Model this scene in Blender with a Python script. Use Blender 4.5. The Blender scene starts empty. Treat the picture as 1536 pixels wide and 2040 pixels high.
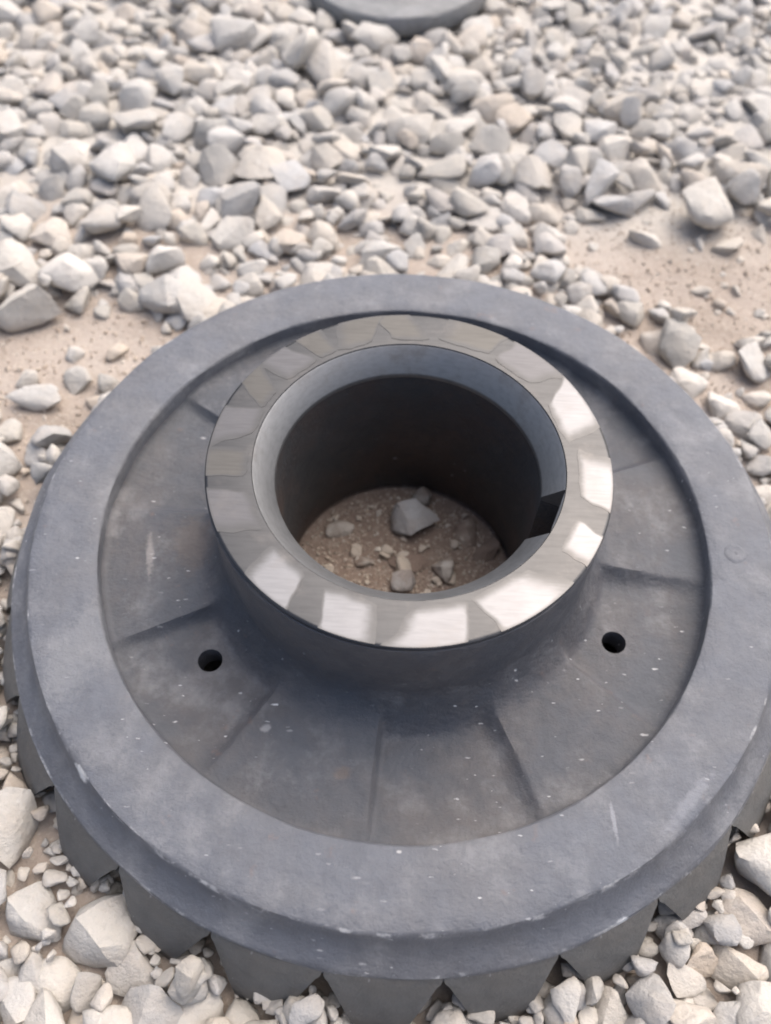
import bpy, bmesh, math
import numpy as np
from mathutils import Vector, Matrix, noise as mnoise

R = math.radians
rng = np.random.default_rng(7)
scene = bpy.context.scene
col = scene.collection
Z0 = 0.047                     # height of the wheel's rim face above the soil

# ------------------------------------------------------------------ camera
CAM = Vector((-0.0041, -0.1734, 0.2816 + Z0))
pitch, roll, yaw, FPX = 1.0049, 0.0317, -0.0227, 1607.34
fw = Vector((math.sin(yaw) * math.cos(pitch), math.cos(yaw) * math.cos(pitch), -math.sin(pitch)))
rt = Vector((math.cos(yaw), -math.sin(yaw), 0))
up = rt.cross(fw)
rt2 = math.cos(roll) * rt + math.sin(roll) * up
up2 = -math.sin(roll) * rt + math.cos(roll) * up
cam = bpy.data.cameras.new('camera')
cam_o = bpy.data.objects.new('camera', cam)
col.objects.link(cam_o)
m = Matrix.Identity(4)
for i in range(3):
    m[i][0], m[i][1], m[i][2], m[i][3] = rt2[i], up2[i], -fw[i], CAM[i]
cam_o.matrix_world = m
cam.sensor_fit = 'VERTICAL'
cam.sensor_height = 36
cam.lens = FPX / 2040 * 36
cam.clip_start = 0.01
cam.clip_end = 100
cam.dof.use_dof = True
cam.dof.focus_distance = 0.285
cam.dof.aperture_fstop = 7.5
scene.camera = cam_o

# ------------------------------------------------------------------ light
SUN_EL, SUN_AZ = 58, 38         # azimuth measured from +y towards +x
world = bpy.data.worlds.new('World')
scene.world = world
world.use_nodes = True
wn = world.node_tree.nodes
sky = wn.new('ShaderNodeTexSky')
sky.sky_type = 'NISHITA'
sky.sun_disc = False
sky.sun_elevation = R(SUN_EL)
sky.sun_rotation = R(SUN_AZ)
sky.air_density = 1.0
sky.dust_density = 6.0
sky.ozone_density = 1.0
world.node_tree.links.new(sky.outputs[0], wn['Background'].inputs[0])
wn['Background'].inputs[1].default_value = 0.09
sun = bpy.data.lights.new('sun', 'SUN')
sun.energy = 1.5
sun.angle = R(80)
sun.color = (1.0, 0.95, 0.90)
sun_o = bpy.data.objects.new('sun', sun)
d = Vector((math.sin(R(SUN_AZ)) * math.cos(R(SUN_EL)), math.cos(R(SUN_AZ)) * math.cos(R(SUN_EL)), math.sin(R(SUN_EL))))
sun_o.rotation_euler = d.to_track_quat('Z', 'Y').to_euler()
sun_o.location = d * 3
col.objects.link(sun_o)
scene.view_settings.view_transform = 'Standard'
scene.view_settings.look = 'None'
scene.view_settings.gamma = 1
scene.view_settings.exposure = 1.16
scene.cycles.filter_width = 1.9

# ------------------------------------------------------------------ material helpers
class NT:
    def __init__(s, name):
        s.m = bpy.data.materials.new(name)
        s.m.use_nodes = True
        s.t = s.m.node_tree
        s.b = s.t.nodes['Principled BSDF']
    def n(s, typ, inputs=None, **props):
        nd = s.t.nodes.new(typ)
        for k, v in props.items():
            setattr(nd, k, v)
        for k, v in (inputs or {}).items():
            s.set(nd.inputs[k], v)
        return nd
    def set(s, sock, v):
        if hasattr(v, 'is_output'):
            s.t.links.new(v, sock)
        else:
            sock.default_value = v
    def noise(s, vec, scale, detail=4, rough=0.55, out='Fac'):
        return s.n('ShaderNodeTexNoise', {'Vector': vec, 'Scale': scale, 'Detail': detail, 'Roughness': rough}).outputs[out]
    def ramp(s, fac, stops, interp='LINEAR'):
        nd = s.n('ShaderNodeValToRGB', {'Fac': fac})
        e = nd.color_ramp
        e.interpolation = interp
        while len(e.elements) < len(stops):
            e.elements.new(0.5)
        for el, (p, c) in zip(e.elements, stops):
            el.position = p
            el.color = (*c, 1) if len(c) == 3 else c
        return nd.outputs['Color']
    def step(s, fac, lo, hi):
        return s.n('ShaderNodeMapRange', {'Value': fac, 'From Min': lo, 'From Max': hi}, interpolation_type='SMOOTHSTEP').outputs[0]
    def math(s, op, a, b=0.0, clamp=False):
        nd = s.n('ShaderNodeMath', operation=op, use_clamp=clamp)
        s.set(nd.inputs[0], a); s.set(nd.inputs[1], b)
        return nd.outputs[0]
    def mix(s, fac, a, b, blend='MIX'):
        nd = s.n('ShaderNodeMix', data_type='RGBA', blend_type=blend)
        s.set(nd.inputs[0], fac)
        for i, v in ((6, a), (7, b)):
            s.set(nd.inputs[i], v if hasattr(v, 'is_output') else (*v, 1))
        return nd.outputs[2]
    def obj(s):
        return s.n('ShaderNodeTexCoord').outputs['Object']
    def bump(s, h, dist, strength=1.0, normal=None):
        ins = {'Height': h, 'Distance': dist, 'Strength': strength}
        if normal is not None:
            ins['Normal'] = normal
        return s.n('ShaderNodeBump', ins).outputs[0]
    def out(s, **kw):
        for k, v in kw.items():
            s.set(s.b.inputs[k.replace('_', ' ')], v if hasattr(v, 'is_output') or not isinstance(v, tuple) else (*v, 1))
        return s.m

STONE_STOPS = [(0.0, (0.352, 0.339, 0.320)), (0.14, (0.437, 0.411, 0.372)), (0.28, (0.391, 0.384, 0.379)),
               (0.42, (0.492, 0.449, 0.395)), (0.56, (0.476, 0.461, 0.439)), (0.70, (0.531, 0.500, 0.455)),
               (0.84, (0.437, 0.435, 0.436)), (0.93, (0.469, 0.404, 0.338)), (1.0, (0.578, 0.554, 0.519))]
def stone_material(name, attr_type):
    t = NT(name)
    tint = t.n('ShaderNodeAttribute', attribute_name='tint', attribute_type=attr_type).outputs['Fac']
    geo = t.n('ShaderNodeNewGeometry').outputs['Position']
    off = t.n('ShaderNodeVectorMath', {0: geo}, operation='ADD')
    cmb = t.n('ShaderNodeCombineXYZ', {'X': t.math('MULTIPLY', tint, 7.3), 'Y': t.math('MULTIPLY', tint, 3.1)}).outputs[0]
    t.set(off.inputs[1], cmb)
    v = off.outputs[0]
    c = t.ramp(tint, STONE_STOPS)
    n1 = t.noise(v, 75, 5, 0.6)
    c = t.mix(t.math('MULTIPLY', t.step(n1, 0.42, 0.70), 0.35), c, (0.50, 0.44, 0.375))
    n2 = t.noise(v, 260, 4, 0.65)
    c = t.mix(t.math('MULTIPLY', t.step(n2, 0.52, 0.75), 0.35), c, (0.29, 0.28, 0.27))
    n3 = t.noise(v, 140, 3, 0.6)
    c = t.mix(t.math('MULTIPLY', t.step(n3, 0.55, 0.8), 0.5), c, (0.58, 0.565, 0.54))
    soil = t.n('ShaderNodeAttribute', attribute_name='soil', attribute_type=attr_type).outputs['Fac']
    c = t.mix(t.math('MULTIPLY', soil, t.step(n1, 0.25, 0.55)), c, (0.22, 0.165, 0.135))
    h = t.math('ADD', t.math('MULTIPLY', t.noise(v, 330, 6, 0.7), 0.6), t.math('MULTIPLY', t.noise(v, 90, 4, 0.6), 1.0))
    return t.out(Base_Color=c, Roughness=0.82, Specular_IOR_Level=0.25, Normal=t.bump(h, 0.0030, 0.7))

def sand_material():
    t = NT('sandy_soil')
    v = t.obj()
    n1 = t.noise(v, 14, 6, 0.6)
    c = t.ramp(n1, [(0.30, (0.29, 0.24, 0.20)), (0.5, (0.375, 0.318, 0.275)), (0.72, (0.45, 0.395, 0.35))])
    sp = t.n('ShaderNodeSeparateXYZ', {'Vector': v})
    # grey limestone dust where the gravel lies thick
    c = t.mix(t.math('MULTIPLY', t.step(t.math('ADD', sp.outputs[1], t.math('MULTIPLY', t.noise(v, 9, 3), 0.12)), 0.27, 0.36), 0.8), c, (0.54, 0.52, 0.485))
    # darker brown soil inside the bore
    rr = t.math('SQRT', t.math('ADD', t.math('MULTIPLY', sp.outputs[0], sp.outputs[0]), t.math('MULTIPLY', sp.outputs[1], sp.outputs[1])))
    c = t.mix(t.math('MULTIPLY', t.step(rr, 0.09, 0.06), 0.85), c, (0.20, 0.145, 0.115))
    n2 = t.noise(v, 420, 3, 0.7)
    c = t.mix(t.math('MULTIPLY', t.step(n2, 0.5, 0.72), 0.45), c, (0.55, 0.50, 0.43))
    n3 = t.noise(v, 700, 2, 0.6)
    c = t.mix(t.math('MULTIPLY', t.step(n3, 0.60, 0.80), 0.3), c, (0.20, 0.165, 0.13))
    h = t.math('ADD', t.math('MULTIPLY', t.noise(v, 500, 5, 0.75), 0.5), t.noise(v, 90, 5, 0.6))
    return t.out(Base_Color=c, Roughness=0.95, Specular_IOR_Level=0.15, Normal=t.bump(h, 0.003, 0.6))

def iron_material(name, base, brown, rough, brown_amt=0.5, fleck=0.5, edge_r=None, dust=0.25, marks=()):
    """dark cast iron: mottled scale, rusty tinge, pale chips, worn edges"""
    t = NT(name)
    v = t.obj()
    n1 = t.noise(v, 22, 6, 0.62)
    c = t.mix(t.math('MULTIPLY', t.step(n1, 0.38, 0.66), brown_amt), base, brown)
    n2 = t.noise(v, 160, 5, 0.65)
    c = t.mix(t.math('MULTIPLY', t.step(n2, 0.35, 0.75), 0.45), c, tuple(x * 0.62 for x in base))
    n4 = t.noise(v, 45, 6, 0.7)
    c = t.mix(t.math('MULTIPLY', t.step(n4, 0.48, 0.74), dust), c, (0.28, 0.285, 0.30))
    # small rusty freckles
    n6 = t.noise(v, 120, 3, 0.6)
    c = t.mix(t.math('MULTIPLY', t.step(n6, 0.66, 0.78), 0.22), c, (0.24, 0.13, 0.085))
    # bright chips, in loose clusters, slightly elongated
    mp = t.n('ShaderNodeMapping', {'Vector': v, 'Rotation': (0, 0, 0.6), 'Scale': (0.8, 2.4, 1.0)}).outputs[0]
    wob = t.n('ShaderNodeVectorMath', {0: mp, 1: t.n('ShaderNodeVectorMath', {0: t.noise(v, 500, 2, 0.5, 'Color'), 'Scale': 0.0022}, operation='SCALE').outputs[0]}, operation='ADD').outputs[0]
    chips = None
    for sc, thr, gate in ((130, 0.15, 0.62), (290, 0.22, 0.68)):
        vo = t.n('ShaderNodeTexVoronoi', {'Vector': wob, 'Scale': sc})
        sep = t.n('ShaderNodeSeparateColor', {'Color': vo.outputs['Color']})
        size = t.math('ADD', t.math('MULTIPLY', t.math('POWER', sep.outputs[1], 3.0), 1.3), 0.25)
        d0 = t.step(t.math('DIVIDE', vo.outputs['Distance'], size), thr, thr * 0.4)
        g = t.step(sep.outputs[0], gate, gate + 0.08)
        k = t.math('MULTIPLY', d0, g)
        chips = k if chips is None else t.math('MAXIMUM', chips, k)
    cl = t.step(t.noise(v, 18, 4, 0.65), 0.43, 0.63)
    chips = t.math('MULTIPLY', t.math('MULTIPLY', chips, cl), fleck)
    rough_n = t.math('ADD', t.math('MULTIPLY', t.noise(v, 70, 4, 0.6), 0.25), rough - 0.12)
    if edge_r:
        sp = t.n('ShaderNodeSeparateXYZ', {'Vector': v})
        rr = t.math('SQRT', t.math('ADD', t.math('MULTIPLY', sp.outputs[0], sp.outputs[0]), t.math('MULTIPLY', sp.outputs[1], sp.outputs[1])))
        wear = None
        for er, w in edge_r:
            dd = t.math('ABSOLUTE', t.math('SUBTRACT', t.math('ADD', rr, t.math('MULTIPLY', t.math('SUBTRACT', t.noise(v, 130, 3), 0.5), 0.0016)), er))
            k = t.math('MULTIPLY', t.step(dd, w, w * 0.3), t.step(t.noise(v, 110, 5, 0.7), 0.50, 0.68))
            wear = k if wear is None else t.math('MAXIMUM', wear, k)
        chips = t.math('MAXIMUM', chips, t.math('MULTIPLY', wear, 0.6))
    for mx, my, ra, rb, rot, mc, k in marks:
        mp2 = t.n('ShaderNodeMapping', {'Vector': v, 'Location': (mx, my, 0), 'Rotation': (0, 0, rot), 'Scale': (ra, rb, 1.0)}, vector_type='TEXTURE').outputs[0]
        ss = t.n('ShaderNodeSeparateXYZ', {'Vector': mp2})
        dd = t.math('SQRT', t.math('ADD', t.math('MULTIPLY', ss.outputs[0], ss.outputs[0]), t.math('MULTIPLY', ss.outputs[1], ss.outputs[1])))
        dd = t.math('ADD', dd, t.math('MULTIPLY', t.math('SUBTRACT', t.noise(v, 320, 5, 0.75), 0.5), 1.5))
        c = t.mix(t.math('MULTIPLY', t.step(dd, 1.0, 0.35), k), c, mc)
    c = t.mix(chips, c, (0.60, 0.60, 0.61))
    h = t.math('ADD', t.math('ADD', t.math('MULTIPLY', t.noise(v, 480, 6, 0.75), 0.45), t.math('MULTIPLY', t.noise(v, 85, 4, 0.6), 0.8)), t.math('MULTIPLY', chips, -0.25))
    return t.out(Base_Color=c, Roughness=rough_n, Metallic=0.0, Specular_IOR_Level=0.55, Normal=t.bump(h, 0.0016, 0.85))

def steel_material(name, base, rough, aniso_scale=(60, 900, 60), rot=0.0, stain=0.3, bumpd=0.00005, under=None):
    t = NT(name)
    v = t.obj()
    mp = t.n('ShaderNodeMapping', {'Vector': v, 'Rotation': (0, 0, rot), 'Scale': aniso_scale}).outputs[0]
    br = t.noise(mp, 1.0, 4, 0.6)
    if under:      # ground finish and its painted glint thin out towards the patch edge
        pol = t.n('ShaderNodeAttribute', attribute_name='patch_tone', attribute_type='GEOMETRY').outputs['Fac']
        pol = t.step(t.math('ADD', pol, t.math('MULTIPLY', t.math('SUBTRACT', t.math('ADD', t.math('MULTIPLY', br, 0.7), t.math('MULTIPLY', t.noise(v, 210, 4, 0.7), 0.3)), 0.5), 0.9)), 0.10, 0.85)
        base = t.mix(pol, under, base)
    dark = t.mix(1.0, base, (0.62, 0.62, 0.62), 'MULTIPLY')
    c = t.mix(t.math('MULTIPLY', t.step(br, 0.35, 0.75), 0.35), base, dark)
    n1 = t.noise(v, 65, 6, 0.65)
    c = t.mix(t.math('MULTIPLY', t.step(n1, 0.50, 0.74), stain), c, (0.17, 0.16, 0.155))
    r = t.math('ADD', t.math('MULTIPLY', n1, 0.22), rough - 0.11)
    n2 = t.noise(v, 300, 4, 0.7)
    h = t.math('ADD', br, t.math('MULTIPLY', n2, 0.5))
    return t.out(Base_Color=c, Metallic=1.0, Roughness=r, Normal=t.bump(h, bumpd, 0.6))

M = {
    'stone': stone_material('limestone_chip', 'OBJECT'),
    'stone_mass': stone_material('limestone_gravel', 'GEOMETRY'),
    'sand': sand_material(),
    'rim': iron_material('grey_cast_iron_rim', (0.122, 0.131, 0.154), (0.134, 0.128, 0.127), 0.55, 0.45, 0.75, [(0.1500, 0.0009), (0.1608, 0.0009)], 0.45, [(-0.1073, -0.1056, 0.0050, 0.0016, -0.8, (0.7, 0.7, 0.7), 0.95), (0.074, -0.112, 0.0010, 0.0095, 0.1, (0.32, 0.33, 0.36), 0.5), (0.0783, -0.1412, 0.0035, 0.0022, 0.4, (0.65, 0.67, 0.70), 0.8), (-0.1197, -0.063, 0.013, 0.035, -0.35, (0.22, 0.225, 0.235), 0.40), (0.0027, -0.1255, 0.0013, 0.0007, 0, (0.5, 0.5, 0.5), 0.7), (0.10, -0.105, 0.003, 0.018, -0.75, (0.26, 0.27, 0.30), 0.4)]),
    'web': iron_material('dark_cast_iron_web', (0.072, 0.078, 0.093), (0.098, 0.085, 0.080), 0.58, 0.60, 0.9, None, 0.36, [(-0.1035, -0.016, 0.0022, 0.0130, 0.20, (0.30, 0.28, 0.27), 0.6), (-0.0860, -0.0096, 0.012, 0.017, 0.3, (0.115, 0.092, 0.080), 0.6), (-0.0185, -0.0993, 0.004, 0.003, 0.2, (0.15, 0.105, 0.08), 0.4), (-0.047, -0.085, 0.0030, 0.0018, 0.4, (0.3, 0.3, 0.31), 0.6), (0.075, 0.05, 0.018, 0.012, 0.6, (0.14, 0.115, 0.10), 0.4)]),
    'hub': iron_material('dark_cast_iron_hub', (0.072, 0.078, 0.093), (0.098, 0.085, 0.080), 0.58, 0.60, 0.4, None, 0.15),
    'tooth': iron_material('cast_iron_tooth', (0.128, 0.128, 0.126), (0.140, 0.128, 0.115), 0.62, 0.6, 0.35, None, 0.3),
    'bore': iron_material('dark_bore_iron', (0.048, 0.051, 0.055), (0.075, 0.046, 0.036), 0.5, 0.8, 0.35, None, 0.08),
    'disc': iron_material('dusty_grey_iron', (0.20, 0.205, 0.21), (0.22, 0.21, 0.20), 0.6, 0.4, 0.3, None, 0.6),
    'chamfer': steel_material('blue_grey_turned_steel', (0.27, 0.272, 0.278), 0.58, (300, 300, 900), 0, 0.6),
    'face': steel_material('dull_turned_steel', (0.085, 0.085, 0.087), 0.44, (80, 700, 80), 0.5, 0.35),
    'bright': steel_material('ground_steel_glint', (0.165, 0.166, 0.175), 0.38, (90, 1100, 90), 0.9, 0.45, under=(0.085, 0.085, 0.087)),  # near and right facets: sky glint put into the base colour
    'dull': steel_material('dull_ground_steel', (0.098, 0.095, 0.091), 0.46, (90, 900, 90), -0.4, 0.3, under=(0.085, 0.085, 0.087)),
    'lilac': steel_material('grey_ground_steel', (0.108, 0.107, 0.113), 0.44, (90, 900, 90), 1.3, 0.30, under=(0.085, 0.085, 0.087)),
}

tg = NT('sand_grain')
tt_ = tg.n('ShaderNodeAttribute', attribute_name='tint', attribute_type='GEOMETRY').outputs['Fac']
M['grain'] = tg.out(Base_Color=tg.ramp(tt_, [(0.42, (0.50, 0.43, 0.36)), (0.7, (0.56, 0.51, 0.45)), (0.95, (0.40, 0.33, 0.27))]), Roughness=0.9, Specular_IOR_Level=0.2)
# ------------------------------------------------------------------ object helpers
def link(name, me, mat=None, parent=None):
    o = bpy.data.objects.new(name, me)
    col.objects.link(o)
    if mat is not None:
        me.materials.append(mat)
    if parent is not None:
        o.parent = parent
    return o
def tag(o, label=None, cat=None, group=None, kind=None):
    for k, v in (('label', label), ('category', cat), ('group', group), ('kind', kind)):
        if v:
            o[k] = v
    return o
def mesh(name, verts, faces, smooth=True):
    me = bpy.data.meshes.new(name)
    me.from_pydata([tuple(map(float, v)) for v in verts], [], [tuple(map(int, f)) for f in faces])
    bm = bmesh.new(); bm.from_mesh(me)
    bmesh.ops.recalc_face_normals(bm, faces=bm.faces)
    bm.to_mesh(me); bm.free()
    if smooth:
        me.shade_smooth()
    return me
def sharp(me, deg=38):
    me.set_sharp_from_angle(angle=R(deg))
    return me
def lathe(name, prof, seg=160, wob=0.0, seed=0):
    """closed ring solid turned from a closed profile (r, z)"""
    n = len(prof)
    V, F = [], []
    for i in range(seg):
        a = 2 * math.pi * i / seg
        ca, sa = math.cos(a), math.sin(a)
        for j, (r, z) in enumerate(prof):
            w = wob * mnoise.noise(Vector((ca * 6 + seed, sa * 6, j * 3.1 + seed))) if wob else 0
            V.append(((r + w) * ca, (r + w) * sa, z + 0.5 * w))
    for i in range(seg):
        k = (i + 1) % seg
        for j in range(n):
            l = (j + 1) % n
            F.append((i * n + j, k * n + j, k * n + l, i * n + l))
    return sharp(mesh(name, V, F))
def apply_boolean(o, cutters):
    for c in cutters:
        md = o.modifiers.new('cut', 'BOOLEAN')
        md.operation = 'DIFFERENCE'; md.solver = 'EXACT'; md.object = c
    dg = bpy.context.evaluated_depsgraph_get()
    me = bpy.data.meshes.new_from_object(o.evaluated_get(dg))
    o.modifiers.clear()
    old = o.data
    o.data = me
    bpy.data.meshes.remove(old)
    for c in cutters:
        dm = c.data
        bpy.data.objects.remove(c); bpy.data.meshes.remove(dm)
    sharp(o.data, 35)
def smooth01(x, a, b):
    t = min(max((x - a) / (b - a), 0.0), 1.0)
    return t * t * (3 - 2 * t)

# ------------------------------------------------------------------ ground and gravel
GX0, GX1, GY0, GY1 = -0.62, 0.62, -0.42, 0.95     # where gravel lies
CELL = 0.002
def sandy(x, y):
    """0 where gravel lies thick, 1 where the soil is bare"""
    s = 0.0
    for cx, cy, rx, ry, k in ((0.175, 0.235, 0.105, 0.050, 1.0), (0.185, 0.145, 0.075, 0.060, 0.85), (-0.178, 0.115, 0.075, 0.050, 0.95),
                              (0.25, 0.20, 0.09, 0.07, 0.9), (-0.20, 0.03, 0.05, 0.07, 0.55), (0.10, 0.26, 0.05, 0.022, 0.7), (0.0, 0.0, 0.130, 0.130, 1.0)):
        dd = ((x - cx) / rx) ** 2 + ((y - cy) / ry) ** 2
        s = max(s, k * min(max(1.6 - 1.1 * dd, 0.0), 1.0))
    return min(max(s, 0.0), 1.0)
def ground_z(x, y):
    v = 0.0025 * mnoise.noise(Vector((x * 9, y * 9, 2.0))) + 0.0014 * mnoise.noise(Vector((x * 38, y * 38, 5.0))) + 0.0005 * mnoise.noise(Vector((x * 150, y * 150, 9.0)))
    r = math.hypot(x, y)
    k = 1.0
    if r < 0.185:
        k = 0.0 if (0.05 < r < 0.165) else (0.45 if r <= 0.05 else (r - 0.165) / 0.02)
    dust = 0.0
    if r > 0.18:      # stone dust fills the gravel bed
        sd = sandy(x, y)
        dust = (1 - min(sd * 1.6, 1.0)) * (0.0022 + 0.0026 * min(max((y - 0.15) / 0.1, 0), 1)) * min((r - 0.18) / 0.025, 1.0)
    return v * k - 0.0012 * (1 - k) + dust
n_in = 230
xs = np.concatenate([[-3.5, -2.2, -1.3, -0.85], np.linspace(-0.62, 0.62, n_in), [0.85, 1.3, 2.2, 3.5]])
ys = np.concatenate([[-3.2, -1.8, -1.0, -0.6], np.linspace(-0.42, 0.95, n_in), [1.2, 1.7, 2.6, 4.0]])
V = [(x, y, ground_z(x, y)) for y in ys for x in xs]
W = len(xs)
F = [(j * W + i, j * W + i + 1, (j + 1) * W + i + 1, (j + 1) * W + i) for j in range(len(ys) - 1) for i in range(W - 1)]
ground = link('ground', mesh('ground', V, F), M['sand'])
tag(ground, 'pale brown sandy soil strewn with limestone gravel', 'ground', kind='structure')

def make_stone_mesh(seed, lvl=2):
    """broken limestone: convex hull of a few points, edges worn round, uneven faces"""
    g = np.random.default_rng(1000 + seed)
    npt = int(g.integers(9, 15))
    p = g.normal(size=(npt, 3)); p /= np.linalg.norm(p, axis=1)[:, None]
    p *= g.uniform(0.80, 1.06, size=(npt, 1))
    bm = bmesh.new()
    for q in p:
        bm.verts.new(q)
    res = bmesh.ops.convex_hull(bm, input=bm.verts)
    bmesh.ops.delete(bm, geom=[e for e in res['geom_interior'] if isinstance(e, bmesh.types.BMVert)], context='VERTS')
    for it in range(lvl):
        bmesh.ops.triangulate(bm, faces=bm.faces)
        bmesh.ops.subdivide_edges(bm, edges=bm.edges, cuts=1, use_grid_fill=True)
        for k in range(2 if it == 0 else 1):
            bmesh.ops.smooth_vert(bm, verts=bm.verts, factor=0.22, use_axis_x=True, use_axis_y=True, use_axis_z=True)
    bmesh.ops.triangulate(bm, faces=bm.faces)
    bm.normal_update()
    for v in bm.verts:
        v.co += v.normal * (0.075 * mnoise.noise(v.co * 1.9 + Vector((seed * 3.3, 0, 0))) + 0.035 * mnoise.noise(v.co * 5 + Vector((seed, 7, 0))))
    co = np.array([v.co[:] for v in bm.verts])
    lo, hi = co.min(0), co.max(0)
    for v in bm.verts:
        v.co = Vector(((np.array(v.co[:]) - (lo + hi) / 2) / ((hi - lo) / 2)).tolist())
    bmesh.ops.recalc_face_normals(bm, faces=bm.faces)
    me = bpy.data.meshes.new('stone')
    bm.to_mesh(me); bm.free()
    me.shade_smooth()
    sharp(me, 40)
    return me
NPROTO = 40
protos = [make_stone_mesh(i) for i in range(NPROTO)]
pv = []
for me in protos:
    a = np.empty(len(me.vertices) * 3); me.vertices.foreach_get('co', a)
    f = np.empty(len(me.polygons) * 3, dtype=np.int64); me.polygons.foreach_get('vertices', f)
    pv.append((a.reshape(-1, 3), f.reshape(-1, 3)))
    me.materials.append(M['stone'])

# height map the stones settle on
nx, ny = int((GX1 - GX0) / CELL), int((GY1 - GY0) / CELL)
HM = np.zeros((ny, nx))
stones = []     # proto, x, y, z, (ax, ay, az), rot matrix, tint, top z
def rotm(rx, ry, rz):
    return np.array(Matrix.Rotation(rz, 3, 'Z') @ Matrix.Rotation(ry, 3, 'Y') @ Matrix.Rotation(rx, 3, 'X'))
def settle(x, y, ax, ay, az, rz, sink=0.25, tilt=0.25, tint=None, proto=None, push=True):
    rad = math.sqrt(ax * ay)
    if not (GX0 + 0.03 < x < GX1 - 0.03 and GY0 + 0.03 < y < GY1 - 0.03):
        return None
    k = max(2, int(rad * 0.85 / CELL))
    ci, cj = int((x - GX0) / CELL), int((y - GY0) / CELL)
    w = HM[cj - k:cj + k + 1, ci - k:ci + k + 1]
    base = 0.55 * w.mean() + 0.45 * np.percentile(w, 75)
    z = base + az * (1 - 2 * sink)
    gx = (w[:, -1].mean() - w[:, 0].mean()) / (2 * k * CELL); gy = (w[-1].mean() - w[0].mean()) / (2 * k * CELL)
    rx = math.atan(np.clip(gy, -0.9, 0.9)) * 0.7 + rng.normal() * tilt
    ry = -math.atan(np.clip(gx, -0.9, 0.9)) * 0.7 + rng.normal() * tilt
    rm = rotm(rx, ry, 0) @ rotm(0, 0, rz)
    K = int(max(ax, ay) / CELL) + 1
    j0, j1, i0, i1 = max(cj - K, 0), min(cj + K + 1, ny), max(ci - K, 0), min(ci + K + 1, nx)
    yy, xx = np.mgrid[j0:j1, i0:i1]
    dx, dy = (xx - ci) * CELL, (yy - cj) * CELL
    c_, s_ = math.cos(rz), math.sin(rz)
    u, v_ = (dx * c_ + dy * s_) / ax, (-dx * s_ + dy * c_) / ay
    q = 1 - u * u - v_ * v_
    top = np.where(q > 0, z + az * np.sqrt(np.clip(q, 0, 1)) * 0.92 + dx * math.tan(-ry) * 0.7 + dy * math.tan(rx) * 0.7, -1)
    if push:
        HM[j0:j1, i0:i1] = np.maximum(HM[j0:j1, i0:i1], top)
    s = dict(p=int(rng.integers(NPROTO)) if proto is None else proto, loc=(x, y, z), sc=(ax, ay, az), rm=rm,
             tint=float(rng.random()) if tint is None else tint, top=z + az)
    stones.append(s)
    return s
CLEAR = 0.1760                       # the wheel's teeth reach this far
BACK = (-0.0230, 0.524, 0.0735)       # centre and radius of the second wheel
placed = []
def blocked(x, y, r):
    if math.hypot(x, y) < CLEAR + r * 0.80:
        return True
    if math.hypot(x - BACK[0], y - BACK[1]) < BACK[2] + r * 0.3:
        return True
    return any(math.hypot(x - a, y - b) < c * 0.84 + r * 0.55 for a, b, c in placed)

# stones that stand out in the picture: x, y, half sizes, turn, tint, label
HERO = [
    (-0.101, -0.152, 0.0150, 0.0125, 0.0095, 0.5, 0.72, 'largest pale beige flat stone at lower left beside the gear teeth'),
    (-0.143, -0.119, 0.0100, 0.0135, 0.0090, 0.2, 0.68, 'smooth rounded cream stone against the left picture edge, below the wheel'),
    (-0.126, -0.146, 0.0095, 0.0110, 0.0080, 0.3, 0.55, 'grey upright oval stone between the cream stone and the largest flat stone'),
    (0.141, -0.117, 0.0150, 0.0125, 0.0125, -0.2, 1.0, 'big bright white stone right of the gear teeth at the picture edge'),
    (0.123, -0.150, 0.0090, 0.0085, 0.0075, 0.4, 0.42, 'beige angular stone under the big white stone'),
    (0.139, -0.149, 0.0080, 0.0100, 0.0075, 0.1, 0.56, 'light grey smooth stone in the lower right corner under the white stone'),
    (0.179, 0.262, 0.0165, 0.0160, 0.0125, 0.7, 0.66, 'large cream block of stone at the far edge of the bare soil at upper right'),
    (-0.214, 0.153, 0.0185, 0.0150, 0.0130, -0.1, 0.70, 'large broad cream stone at the left picture edge above bare soil'),
    (-0.199, 0.046, 0.0110, 0.0140, 0.0105, 0.1, 0.56, 'plump pale stone left of the wheel rim at the picture edge'),
    (-0.193, 0.091, 0.0140, 0.0065, 0.0055, 0.15, 0.56, 'long thin pale stone lying on bare soil left of the wheel'),
]
for h in HERO:
    placed.append((h[0], h[1], max(h[2], h[3])))
hero_s = [settle(h[0], h[1], h[2], h[3], h[4], h[5], 0.10, 0.08, h[6], i * 3 % NPROTO) for i, h in enumerate(HERO)]
for s in hero_s:
    s['hero'] = True

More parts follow.
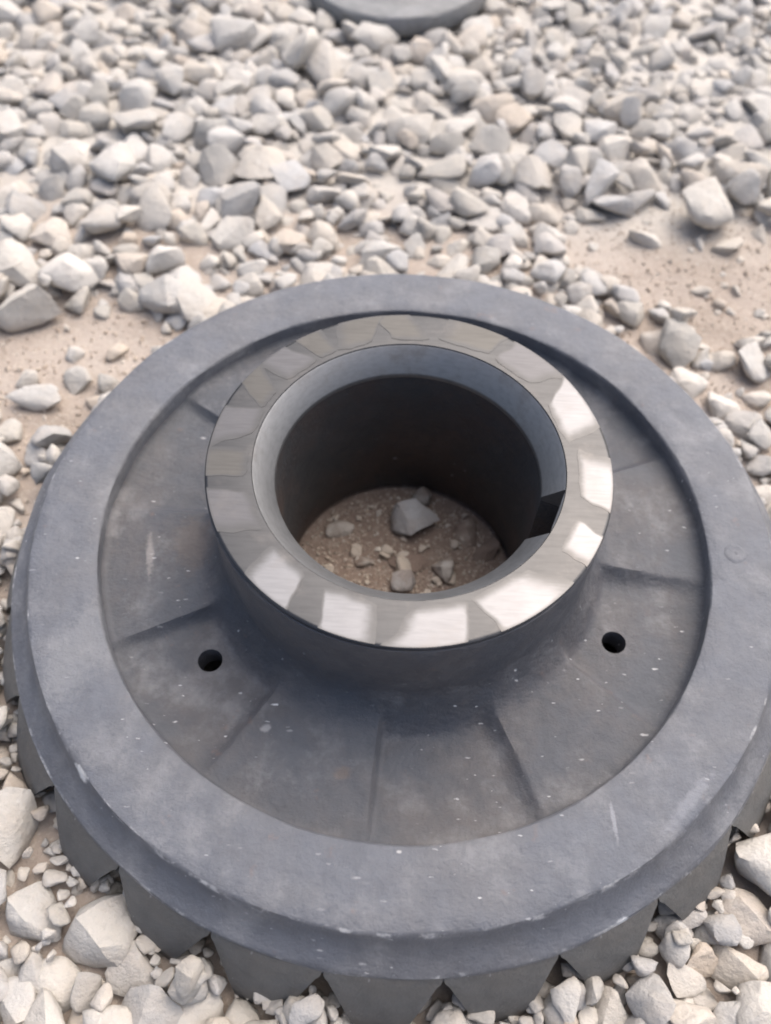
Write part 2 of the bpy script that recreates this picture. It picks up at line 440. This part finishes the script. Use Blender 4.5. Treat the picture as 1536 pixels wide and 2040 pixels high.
# three layers of gravel: fines, body, top
def rand_xy():
    return float(rng.uniform(GX0 + 0.035, GX1 - 0.035)), float(rng.uniform(GY0 + 0.035, GY1 - 0.035))
def sizes(rad):
    e = rng.uniform(0.72, 1.28)
    return rad * math.sqrt(e) * rng.uniform(0.95, 1.18), rad / math.sqrt(e), rad * rng.uniform(0.45, 0.70)
layers = ((12000, 0.0036, 0.28, 0.006, 0.28, 0.0035), (8000, 0.0066, 0.24, 0.02, 0.28, 0.0055), (10000, 0.0084, 0.27, 0.07, 0.26, 0.0066), (9000, 0.0046, 0.28, 0.03, 0.24, 0.0062))
for count, med, sig, keep_sand, sink, cap in layers:
    for _ in range(count):
        x, y = rand_xy()
        s = sandy(x, y)
        if rng.random() < s * (1 - keep_sand) + (0.0 if s < 0.3 else 0.05):
            continue
        rad = med * math.exp(rng.normal() * sig)
        if y > 0.22:
            rad *= 1.12
        if x > 0.10 and y > 0.32:
            rad *= 0.85
        rad = min(rad, 0.0160)
        if blocked(x, y, rad):
            continue
        ci, cj = int((x - GX0) / CELL), int((y - GY0) / CELL)
        if HM[cj, ci] > cap:
            continue
        settle(x, y, *sizes(rad), float(rng.uniform(0, math.pi)), sink)
# gravel banked up against the near side of the wheel
for count, lo, hi, cap in ((2500, 0.0035, 0.0055, 0.0040), (2600, 0.0060, 0.0095, 0.0085), (1500, 0.0075, 0.0115, 0.0080), (900, 0.0040, 0.0060, 0.0070)):
    for _ in range(count):
        x, y = float(rng.uniform(-0.25, 0.25)), float(rng.uniform(-0.27, 0.06))
        rad = float(rng.uniform(lo, hi))
        if math.hypot(x, y) > 0.26 or blocked(x, y, rad) or rng.random() < smooth01(y, -0.04, 0.04):
            continue
        ci, cj = int((x - GX0) / CELL), int((y - GY0) / CELL)
        if HM[cj, ci] > cap:
            continue
        settle(x, y, *sizes(rad), float(rng.uniform(0, math.pi)), 0.22, tint=float(rng.choice([0.14, 0.28, 0.42, 0.5, 0.56, 0.66, 0.72, 0.84, 0.93, 0.97])))
# loose stones half sunk in the bare soil
for _ in range(1100):
    x, y = float(rng.uniform(-0.34, 0.36)), float(rng.uniform(-0.12, 0.36))
    s = sandy(x, y)
    if s < 0.25 or math.hypot(x, y) < 0.17:
        continue
    rad = min(0.0034 * math.exp(rng.normal() * 0.5), 0.009)
    if blocked(x, y, rad):
        continue
    ci, cj = int((x - GX0) / CELL), int((y - GY0) / CELL)
    if HM[cj, ci] > 0.002:
        continue
    settle(x, y, *sizes(rad), float(rng.uniform(0, math.pi)), float(rng.uniform(0.25, 0.6)), tint=float(rng.choice([0.4, 0.44, 0.66, 0.7, 0.93, 0.6])))
# stones caught under the teeth
for _ in range(170):
    a = rng.uniform(0, 2 * math.pi)
    r = rng.uniform(0.150, 0.176)
    rad = rng.uniform(0.0022, 0.0042)
    settle(r * math.cos(a), r * math.sin(a), rad * 1.2, rad, rad * 0.7, float(rng.uniform(0, 3)), 0.3, push=False)

for k in range(26):
    for q in range(6):
        a = R(-90.2) + (k + 0.5) * 2 * math.pi / 26 + rng.normal() * 0.028
        rad = rng.uniform(0.0030, 0.0058)
        r = 0.1665 + rad + rng.uniform(0.0, 0.006)
        if any(math.hypot(r * math.cos(a) - hx, r * math.sin(a) - hy) < hc + rad for hx, hy, hc in placed):
            continue
        settle(r * math.cos(a), r * math.sin(a), rad * 1.25, rad, rad * 0.75, float(rng.uniform(0, 3)), 0.15, 0.4)
# pebbles filling the bare soil close to the wheel
for _ in range(5200):
    a, r = rng.uniform(0, 2 * math.pi), 0.166 + 0.05 * rng.random()
    x, y = r * math.cos(a), r * math.sin(a)
    rad = 0.0024 * math.exp(rng.normal() * 0.35)
    ci, cj = int((x - GX0) / CELL), int((y - GY0) / CELL)
    if y > rng.uniform(-0.06, 0.02) or HM[cj, ci] > 0.0030 or any(math.hypot(x - hx, y - hy) < hc * 0.9 for hx, hy, hc in placed):
        continue
    settle(x, y, *sizes(rad), float(rng.uniform(0, 3)), 0.25)
for _ in range(60):
    a, r = rng.uniform(0, 2 * math.pi), 0.046 * math.sqrt(rng.random())
    if rng.random() < 0.5 and math.cos(a) < 0:
        continue
    rad = 0.0019 * math.exp(rng.normal() * 0.4)
    settle(r * math.cos(a), r * math.sin(a), rad * 1.3, rad, rad * 0.6, float(rng.uniform(0, 3)), 0.35, tint=0.93, push=False)
# the 300 that show largest become stones of their own, the rest one mass of gravel
FPR = FPX / 2040
def in_view(loc):
    dv = Vector(loc) - CAM
    zc = dv.dot(fw)
    return zc > 0 and abs(dv.dot(rt2) / zc * FPR) < 0.3765 and abs(dv.dot(up2) / zc * FPR) < 0.5, zc
cand = []
for i, s in enumerate(stones):
    if s.get('hero'):
        continue
    x, y, z = s['loc']
    ok, zc = in_view(s['loc'])
    if not ok or math.hypot(x, y) < 0.17:
        continue
    ci, cj = int((x - GX0) / CELL), int((y - GY0) / CELL)
    if HM[cj, ci] > s['top'] + 0.003:
        continue
    cand.append((s['sc'][0] * s['sc'][1] / zc ** 2, i))
cand.sort(reverse=True)
single = {i for _, i in cand[:300]}
def stone_object(s, name='stone', parent=None):
    o = link(name, protos[s['p']], None, parent)
    mm = Matrix(s['rm'].tolist()).to_4x4()
    o.matrix_basis = Matrix.Translation(s['loc']) @ mm @ Matrix.Diagonal((*s['sc'], 1))
    o['tint'] = s['tint']
    return o
for s, h in zip(hero_s, HERO):
    tag(stone_object(s, 'large_stone'), h[7], 'stone')
for i in sorted(single):
    stone_object(stones[i], 'stone', ground)
def mass(name, items, mat, smooth=True):
    VV, FF, TT, off = [], [], [], 0
    for s in items:
        v, f = pv[s['p']]
        q = (v * np.array(s['sc'])) @ s['rm'].T + np.array(s['loc'])
        VV.append(q); FF.append(f + off); TT.append(np.full(len(v), s['tint'])); off += len(v)
    VV, FF, TT = np.concatenate(VV), np.concatenate(FF), np.concatenate(TT)
    me = bpy.data.meshes.new(name)
    me.vertices.add(len(VV)); me.vertices.foreach_set('co', VV.ravel().astype(np.float32))
    me.loops.add(len(FF) * 3); me.loops.foreach_set('vertex_index', FF.ravel().astype(np.int32))
    me.polygons.add(len(FF)); me.polygons.foreach_set('loop_start', np.arange(0, len(FF) * 3, 3, dtype=np.int32))
    me.update(calc_edges=True)
    at = me.attributes.new('tint', 'FLOAT', 'POINT'); at.data.foreach_set('value', TT.astype(np.float32))
    if smooth:
        me.shade_smooth()
    else:
        me.shade_flat()
    return link(name, me, mat, ground)
rest = [s for i, s in enumerate(stones) if i not in single and not s.get('hero')]
g = mass('gravel', rest, M['stone_mass'])
tag(g, 'pale limestone gravel in a loose layer', kind='stuff')

# grit on the bare soil and in the bore
grit = []
v0, f0 = [], []
for _ in range(26000):
    if rng.random() < 0.05:
        a, r = rng.uniform(0, 2 * math.pi), 0.048 * math.sqrt(rng.random())
        x, y = r * math.cos(a), r * math.sin(a)
    else:
        x, y = float(rng.uniform(-0.30, 0.30)), float(rng.uniform(-0.12, 0.32))
        if sandy(x, y) < 0.25 or 0.05 < math.hypot(x, y) < 0.172:
            continue
    rad = 0.0006 * math.exp(rng.normal() * 0.45)
    grit.append((x, y, ground_z(x, y) + rad * 0.25, min(rad, 0.0019)))
octv = np.array([(1, 0, 0), (-1, 0, 0), (0, 1, 0), (0, -1, 0), (0, 0, 1), (0, 0, -1)], float)
octf = np.array([(0, 2, 4), (2, 1, 4), (1, 3, 4), (3, 0, 4), (2, 0, 5), (1, 2, 5), (3, 1, 5), (0, 3, 5)])
pv_keep, pv[:] = list(pv), [(octv, octf)]
gi = [dict(p=0, loc=(x, y, z), sc=(r * rng.uniform(0.8, 1.5), r * rng.uniform(0.7, 1.2), r * rng.uniform(0.5, 0.9)), rm=rotm(*rng.uniform(-3, 3, 3)), tint=float(rng.choice([0.42, 0.44, 0.7, 0.93, 0.95, 0.93]))) for x, y, z, r in grit]
g = mass('grit', gi, M['grain'], False)
tag(g, 'coarse sand grains on the bare soil', kind='stuff')
pv[:] = pv_keep

# stones lying on the soil inside the bore
BORE = [
    (0.0055, 0.0285, 0.0118, 0.0085, 0.0085, 0.1, 0.84, 0.20, 'grey pointed stone in the middle of the soil inside the bore'),
    (0.0080, 0.0425, 0.0062, 0.0050, 0.0050, 0.5, 0.02, 0.20, 'small dark stone behind the pointed grey one inside the bore'),
    (-0.0300, 0.0240, 0.0072, 0.0052, 0.0040, 0.3, 0.70, 0.35, 'small pale stone at the left inside the bore'),
    (0.0310, 0.0255, 0.0078, 0.0068, 0.0040, 0.9, 0.93, 0.42, 'half buried brown stone right of the pointed grey stone inside the bore'),
    (0.0400, 0.0160, 0.0080, 0.0050, 0.0040, 0.8, 0.93, 0.35, 'brown stone against the right wall inside the bore'),
    (-0.0170, 0.0085, 0.0052, 0.0040, 0.0032, 0.2, 0.14, 0.40, 'half buried dusty stone left of centre inside the bore'),
    (0.0040, 0.0080, 0.0105, 0.0050, 0.0035, 0.0, 0.93, 0.50, 'flat soil covered stone in front of the pointed grey one inside the bore'),
    (0.0200, 0.0040, 0.0055, 0.0062, 0.0055, 0.3, 0.66, 0.25, 'upright light stone at the near right inside the bore'),
    (0.0010, -0.0030, 0.0060, 0.0050, 0.0042, 0.4, 0.84, 0.25, 'pale grey stone nearest the camera inside the bore'),
]
for i, b in enumerate(BORE):
    s = dict(p=(i * 7 + 2) % NPROTO, loc=(b[0], b[1], ground_z(b[0], b[1]) + b[4] * (1 - 2 * b[7])), sc=b[2:5], rm=rotm(0.1, -0.08, b[5]), tint=b[6])
    so = stone_object(s, 'small_stone')
    so['soil'] = (0.25, 0.7, 0.6, 0.95, 0.95, 0.9, 1.0, 0.7, 0.6)[i]
    tag(so, b[8], 'stone', 'stones inside the bore')

# ------------------------------------------------------------------ the toothed wheel
wheel = bpy.data.objects.new('toothed_wheel', None)
wheel.empty_display_size = 0.05
col.objects.link(wheel)
tag(wheel, 'large dark cast iron toothed wheel with bright machined hub lying on gravel', 'wheel')
RH, ZH, RC, RB, ZB = 0.0737, 0.0452 + Z0, 0.0568, 0.0495, 0.0357 + Z0
BOT = 0.0008
# rim with its sloping shoulder
rim_prof = [(0.1240, Z0 - 0.030), (0.1236, Z0 - 0.010), (0.1233, Z0 - 0.0014), (0.1236, Z0 - 0.0005), (0.1243, Z0), (0.1300, Z0 + 0.0001), (0.1370, Z0 + 0.0002), (0.1440, Z0 + 0.0001),
            (0.1488, Z0), (0.1497, Z0 - 0.0004), (0.1502, Z0 - 0.0012), (0.1512, Z0 - 0.0040), (0.1532, Z0 - 0.0080), (0.1562, Z0 - 0.0112), (0.1592, Z0 - 0.0132), (0.1602, Z0 - 0.0138), (0.1609, Z0 - 0.0146),
            (0.1612, Z0 - 0.0160), (0.1612, Z0 - 0.030)]
rim = link('rim', lathe('rim', rim_prof, 220, 0.0005, 3), M['rim'], wheel)
# a flat casting mark on the rim's right side
for mx, my, mr in ((0.1338, -0.0060, 0.0046),):
    cm = link('casting_mark', lathe('casting_mark', [(0.0004, Z0 - 0.001), (0.0004, Z0 + 0.00025), (mr * 0.45, Z0 + 0.0003), (mr * 0.7, Z0 + 0.0005), (mr * 0.85, Z0 + 0.0004), (mr, Z0 + 0.00005), (mr, Z0 - 0.001)], 40, 0.0003, int(mr * 10000)), M['rim'], rim)
    cm.location = (mx, my, 0)
# teeth, one by one, spreading outward and narrowing downward
NT_, PH = 26, R(-94.4 + 4.2)
prev = 2 * math.pi / NT_
def tooth_mesh(seed):
    rows = []
    for zz, ro, hw in ((Z0 - 0.0158, 0.1611, 0.498), (Z0 - 0.0185, 0.1628, 0.485), (Z0 - 0.0205, 0.1640, 0.445), (Z0 - 0.0300, 0.1690, 0.335), (Z0 - 0.0400, 0.1735, 0.240), (Z0 - 0.0440, 0.1750, 0.205), (0.0012, 0.1748, 0.195)):
        row = []
        for k in range(9):
            t = k / 8 * 2 - 1
            a = t * hw * prev
            r = ro - 0.0004 * abs(t) ** 5 + 0.0004 * mnoise.noise(Vector((t * 3, zz * 300, seed * 5.0)))
            row.append((r * math.cos(a), r * math.sin(a), zz + (0.0008 * mnoise.noise(Vector((t * 2, 3, seed))) if zz < 0.01 else 0)))
        for k in range(8, -1, -4):
            a = (k / 8 * 2 - 1) * (hw + 0.0) * prev
            row.append((0.1575 * math.cos(a), 0.1575 * math.sin(a), zz))
        rows.append(row)
    V, F = [], []
    n = len(rows[0])
    for r in rows:
        V += r
    for i in range(len(rows) - 1):
        for k in range(n):
            l = (k + 1) % n
            F.append((i * n + k, i * n + l, (i + 1) * n + l, (i + 1) * n + k))
    F.append(tuple(range(n))); F.append(tuple((len(rows) - 1) * n + k for k in range(n)))
    me = sharp(mesh('tooth', V, F), 40)
    me.materials.append(M['tooth'])
    return me
tm = [tooth_mesh(i) for i in range(5)]
for k in range(NT_):
    o = link('tooth', tm[k * 3 % 5], None, wheel)
    o.rotation_euler.z = PH + k * prev
link('root_ring', lathe('root_ring', [(0.1300, Z0 - 0.0305), (0.1300, BOT), (0.1578, BOT), (0.1592, Z0 - 0.0305)], 130), M['tooth'], wheel)

# web: twelve shallow panels, every second one sunk, with three drilled holes
ribs = [-153, -123, -93.7, -64.5, -39, -7.5, 22.5, 52, 84, 115, 147, 176.5]
sunk_pairs = [(-153, -123), (-93.7, -64.5), (-39, -7.5), (22.5, 52), (84, 115), (147, 176.5)]
NR, NA = 60, 720
rr = np.concatenate([[0.0715], 0.0872 - 0.0130 * np.sin(np.linspace(math.pi / 2, 0.12, 16)), np.linspace(0.0862, 0.1242, NR - 17)])
V, F = [], []
ZW = Z0 - 0.0072
for i in range(NA):
    a = 2 * math.pi * i / NA - math.pi
    ad = math.degrees(a)
    for r in rr:
        z = ZW - 0.0012 * (r - 0.083) / 0.04
        if r < 0.0872:
            q = min((0.0872 - r) / 0.0130, 1.0)
            z += 0.020 * (1 - math.sqrt(max(1 - q * q, 0)))
        if r > 0.1212:
            z += 0.0030 * ((r - 0.1212) / 0.003) ** 2
        dep = 0.0
        for lo, hi in sunk_pairs:
            dl, dh = math.radians(ad - lo) * r, math.radians(hi - ad) * r
            tl, th = min(max((dl + 0.0010) / (0.0030 if lo == -93.7 else 0.0052), 0), 1), min(max((dh + 0.0010) / 0.0084, 0), 1)
            fl, fh = [1 - (1 - min(q * q / (q + 0.09) * 1.09, 1.0)) ** 2.2 for q in (tl, th)]
            dep = max(dep, fl * fh)
        dep *= float(smooth01(r, 0.0755, 0.0850) * (1 - 0.30 * smooth01(r, 0.1150, 0.1235)))
        z -= (0.0056 - 0.0030 * min(max((r - 0.083) / 0.038, 0), 1)) * dep
        z += 0.00035 * mnoise.noise(Vector((math.cos(a) * r * 60, math.sin(a) * r * 60, 0))) + 0.00012 * mnoise.noise(Vector((math.cos(a) * r * 260, math.sin(a) * r * 260, 4)))
        V.append((r * math.cos(a), r * math.sin(a), z))
nb = len(V)
for i in range(NA):
    a = 2 * math.pi * i / NA - math.pi
    for r in (rr[0], rr[-1]):
        V.append((r * math.cos(a), r * math.sin(a), Z0 - 0.024))
for i in range(NA):
    k = (i + 1) % NA
    for j in range(NR - 1):
        F.append((i * NR + j, i * NR + j + 1, k * NR + j + 1, k * NR + j))
    F.append((i * NR, k * NR, nb + 2 * k, nb + 2 * i))
    F.append((i * NR + NR - 1, nb + 2 * i + 1, nb + 2 * k + 1, k * NR + NR - 1))
    F.append((nb + 2 * i, nb + 2 * k, nb + 2 * k + 1, nb + 2 * i + 1))
web = link('web', mesh('web', V, F), M['web'], wheel)
cutters = []
for ang, rad in ((-141.1, 0.0930), (-26.5, 0.0942), (96, 0.0935)):
    bm = bmesh.new()
    bmesh.ops.create_cone(bm, cap_ends=True, segments=40, radius1=0.0047, radius2=0.0047, depth=0.06)
    me = bpy.data.meshes.new('cutter'); bm.to_mesh(me); bm.free()
    c = link('cutter', me)
    c.location = (rad * math.cos(R(ang)), rad * math.sin(R(ang)), Z0 - 0.01)
    cutters.append(c)
bpy.context.view_layer.update()
apply_boolean(web, cutters)

# hub
hub_prof = [(0.0645, BOT), (0.0645, ZH - 0.0020), (RH - 0.0006, ZH - 0.0020), (RH + 0.0001, ZH - 0.0026), (RH + 0.0003, ZH - 0.006), (RH + 0.0004, Z0 + 0.02), (RH + 0.0007, Z0 + 0.008), (RH + 0.0012, Z0 + 0.001), (RH + 0.0014, Z0 - 0.020), (RH + 0.0010, BOT)]
link('hub', lathe('hub', hub_prof, 180, 0.0004, 9), M['hub'], wheel)
face = link('hub_face', lathe('hub_face', [(RC + 0.0001, ZH - 0.0019), (RC, ZH - 0.0002), (RC + 0.0002, ZH), (RC + 0.0006, ZH), (RH - 0.0014, ZH - 0.00001), (RH - 0.0007, ZH - 0.0001), (RH - 0.0001, ZH - 0.0006), (RH - 0.0002, ZH - 0.0019)], 180), M['face'], wheel)
# patches left by the grinder: start, end (deg), inner r, outer r, tilt about the radial and tangential axes (deg), finish (its tone carries the sky glint)
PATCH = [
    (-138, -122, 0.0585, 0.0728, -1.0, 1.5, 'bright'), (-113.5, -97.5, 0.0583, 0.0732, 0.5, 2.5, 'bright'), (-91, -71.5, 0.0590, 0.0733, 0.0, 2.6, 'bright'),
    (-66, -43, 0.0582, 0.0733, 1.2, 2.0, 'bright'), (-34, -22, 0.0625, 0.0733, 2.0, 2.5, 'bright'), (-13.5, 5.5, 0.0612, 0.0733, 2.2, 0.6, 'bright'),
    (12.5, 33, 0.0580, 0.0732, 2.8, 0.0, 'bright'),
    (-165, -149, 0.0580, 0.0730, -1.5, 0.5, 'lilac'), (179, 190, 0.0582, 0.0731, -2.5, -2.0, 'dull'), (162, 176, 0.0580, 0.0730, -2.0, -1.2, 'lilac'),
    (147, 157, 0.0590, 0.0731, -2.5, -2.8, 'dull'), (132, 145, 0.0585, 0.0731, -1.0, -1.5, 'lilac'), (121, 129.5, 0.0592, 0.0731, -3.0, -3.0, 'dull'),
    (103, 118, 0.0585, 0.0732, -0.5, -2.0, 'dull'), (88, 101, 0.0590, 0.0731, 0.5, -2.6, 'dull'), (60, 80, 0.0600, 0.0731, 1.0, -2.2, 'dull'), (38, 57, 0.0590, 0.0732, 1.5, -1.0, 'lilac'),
]
def patch_mesh(a0, a1, r0, r1, tr, tt, seed):
    na, nr = 24, 10
    top, pol = [], []
    am, rm_ = (a0 + a1) / 2, (r0 + r1) / 2
    for i in range(na + 1):
        for j in range(nr + 1):
            t = i / na * 2 - 1; s = j / nr
            # sides lean inwards towards the bore, inner corners are rounded
            wid = 1.0 + 0.22 * (0.5 - s) * math.sin(seed * 1.9) + 0.14 * mnoise.noise(Vector((s * 2.2, seed * 1.7, 1 if t > 0 else 5)))
            a = R(am + t * (a1 - a0) / 2 * wid) + 0.11 * (s - 0.5) * math.sin(seed * 2.3 + 0.4)
            rin = r0 + (r1 - r0) * 0.10 * abs(t) ** 4 + 0.0007 * mnoise.noise(Vector((t * 2, seed, 3)))
            r = rin + (r1 - rin) * s
            du = math.tan(R(tr)) * (a - R(am)) * r
            dv = math.tan(R(tt)) * (r - rm_)
            z = ZH + 0.00010 + 0.10 * (du + dv)
            top.append((r * math.cos(a), r * math.sin(a), max(z, ZH + 0.00003)))
            f0_, f1_ = (0.16, 0.70) if seed % 2 else (0.60, 0.16)
            pol.append(min(1.0, (t + 1) / f0_, (1 - t) / f1_, s / 0.30 + 0.05, (1 - s) / 0.04 + 0.35))
    V = top + [(x, y, ZH - 0.0012) for x, y, z in top]
    n = len(top); w = nr + 1
    F = []
    for i in range(na):
        for j in range(nr):
            q = (i * w + j, i * w + j + 1, (i + 1) * w + j + 1, (i + 1) * w + j)
            F.append(q); F.append(tuple(n + k for k in reversed(q)))
    ring = [i * w for i in range(na + 1)] + [na * w + j for j in range(1, w)] + [i * w + nr for i in range(na - 1, -1, -1)] + [j for j in range(nr - 1, 0, -1)]
    for k in range(len(ring)):
        a, b = ring[k], ring[(k + 1) % len(ring)]
        F.append((a, b, n + b, n + a))
    me = sharp(mesh('ground_patch', V, F), 30)
    at = me.attributes.new('patch_tone', 'FLOAT', 'POINT'); at.data.foreach_set('value', pol + [0.0] * n)
    return me
for i, p in enumerate(PATCH):
    link('ground_patch', patch_mesh(*p[:6], i), M[p[6]], face)

# bore: chamfer and wall, cut by the keyway
def ring_solid(name, prof, seg=180):
    return lathe(name, prof, seg)
KA = R(-20.0)
def key_cutter():
    bm = bmesh.new()
    bmesh.ops.create_cube(bm, size=1.0)
    x0, x1, hw = 0.040, 0.0560, 0.0098
    for v in bm.verts:
        v.co = Vector((x0 if v.co.x < 0 else x1, hw * (1 if v.co.y > 0 else -1), Z0 + (0.08 if v.co.z > 0 else -0.08)))
    bmesh.ops.rotate(bm, verts=bm.verts, cent=(0, 0, 0), matrix=Matrix.Rotation(KA, 3, 'Z'))
    me = bpy.data.meshes.new('cutter'); bm.to_mesh(me); bm.free()
    return link('cutter', me)
ch = link('bore_chamfer', ring_solid('bore_chamfer', [(RC - 0.0001, ZH - 0.0004), (RC - 0.0005, ZH - 0.0007), (RB + 0.0003, ZB + 0.0004), (RB, ZB - 0.0002), (RB + 0.0001, ZB - 0.0020), (0.0640, ZB - 0.0020), (0.0640, ZH - 0.0025), (RC + 0.0005, ZH - 0.0024)]), M['chamfer'], wheel)
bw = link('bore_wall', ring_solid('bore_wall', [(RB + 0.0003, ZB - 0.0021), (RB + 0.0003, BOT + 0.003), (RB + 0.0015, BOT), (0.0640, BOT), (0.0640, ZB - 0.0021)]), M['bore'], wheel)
bpy.context.view_layer.update()
apply_boolean(ch, [key_cutter()])
bpy.context.view_layer.update()
apply_boolean(bw, [key_cutter()])

# ------------------------------------------------------------------ the second, smaller wheel behind
back = bpy.data.objects.new('steel_disc', None)
col.objects.link(back)
ci, cj = int((BACK[0] - GX0) / CELL), int((BACK[1] - BACK[2] - 0.004 - GY0) / CELL)
BZ = 0.010
back.location = (BACK[0], BACK[1], BZ)
back.rotation_euler = (R(1.5), R(-1.0), 0)
tag(back, 'small dark steel disc with a raised hub on the gravel at the top picture edge', 'disc')
r_ = BACK[2]
link('rim', lathe('back_rim', [(r_ - 0.018, 0.0), (r_ - 0.003, 0.0), (r_ - 0.001, 0.0012), (r_, 0.003), (r_, 0.0130), (r_ - 0.0012, 0.0146), (r_ - 0.003, 0.0150), (r_ - 0.016, 0.0152), (r_ - 0.018, 0.0145)], 140, 0.0004, 5), M['disc'], back)
link('web', lathe('back_web', [(0.026, 0.003), (r_ - 0.0178, 0.003), (r_ - 0.0178, 0.012), (0.026, 0.012)], 120, 0.0003, 2), M['disc'], back)
link('hub', lathe('back_hub', [(0.014, 0.0), (0.028, 0.0), (0.028, 0.022), (0.027, 0.023), (0.015, 0.023), (0.014, 0.022)], 100), M['hub'], back)
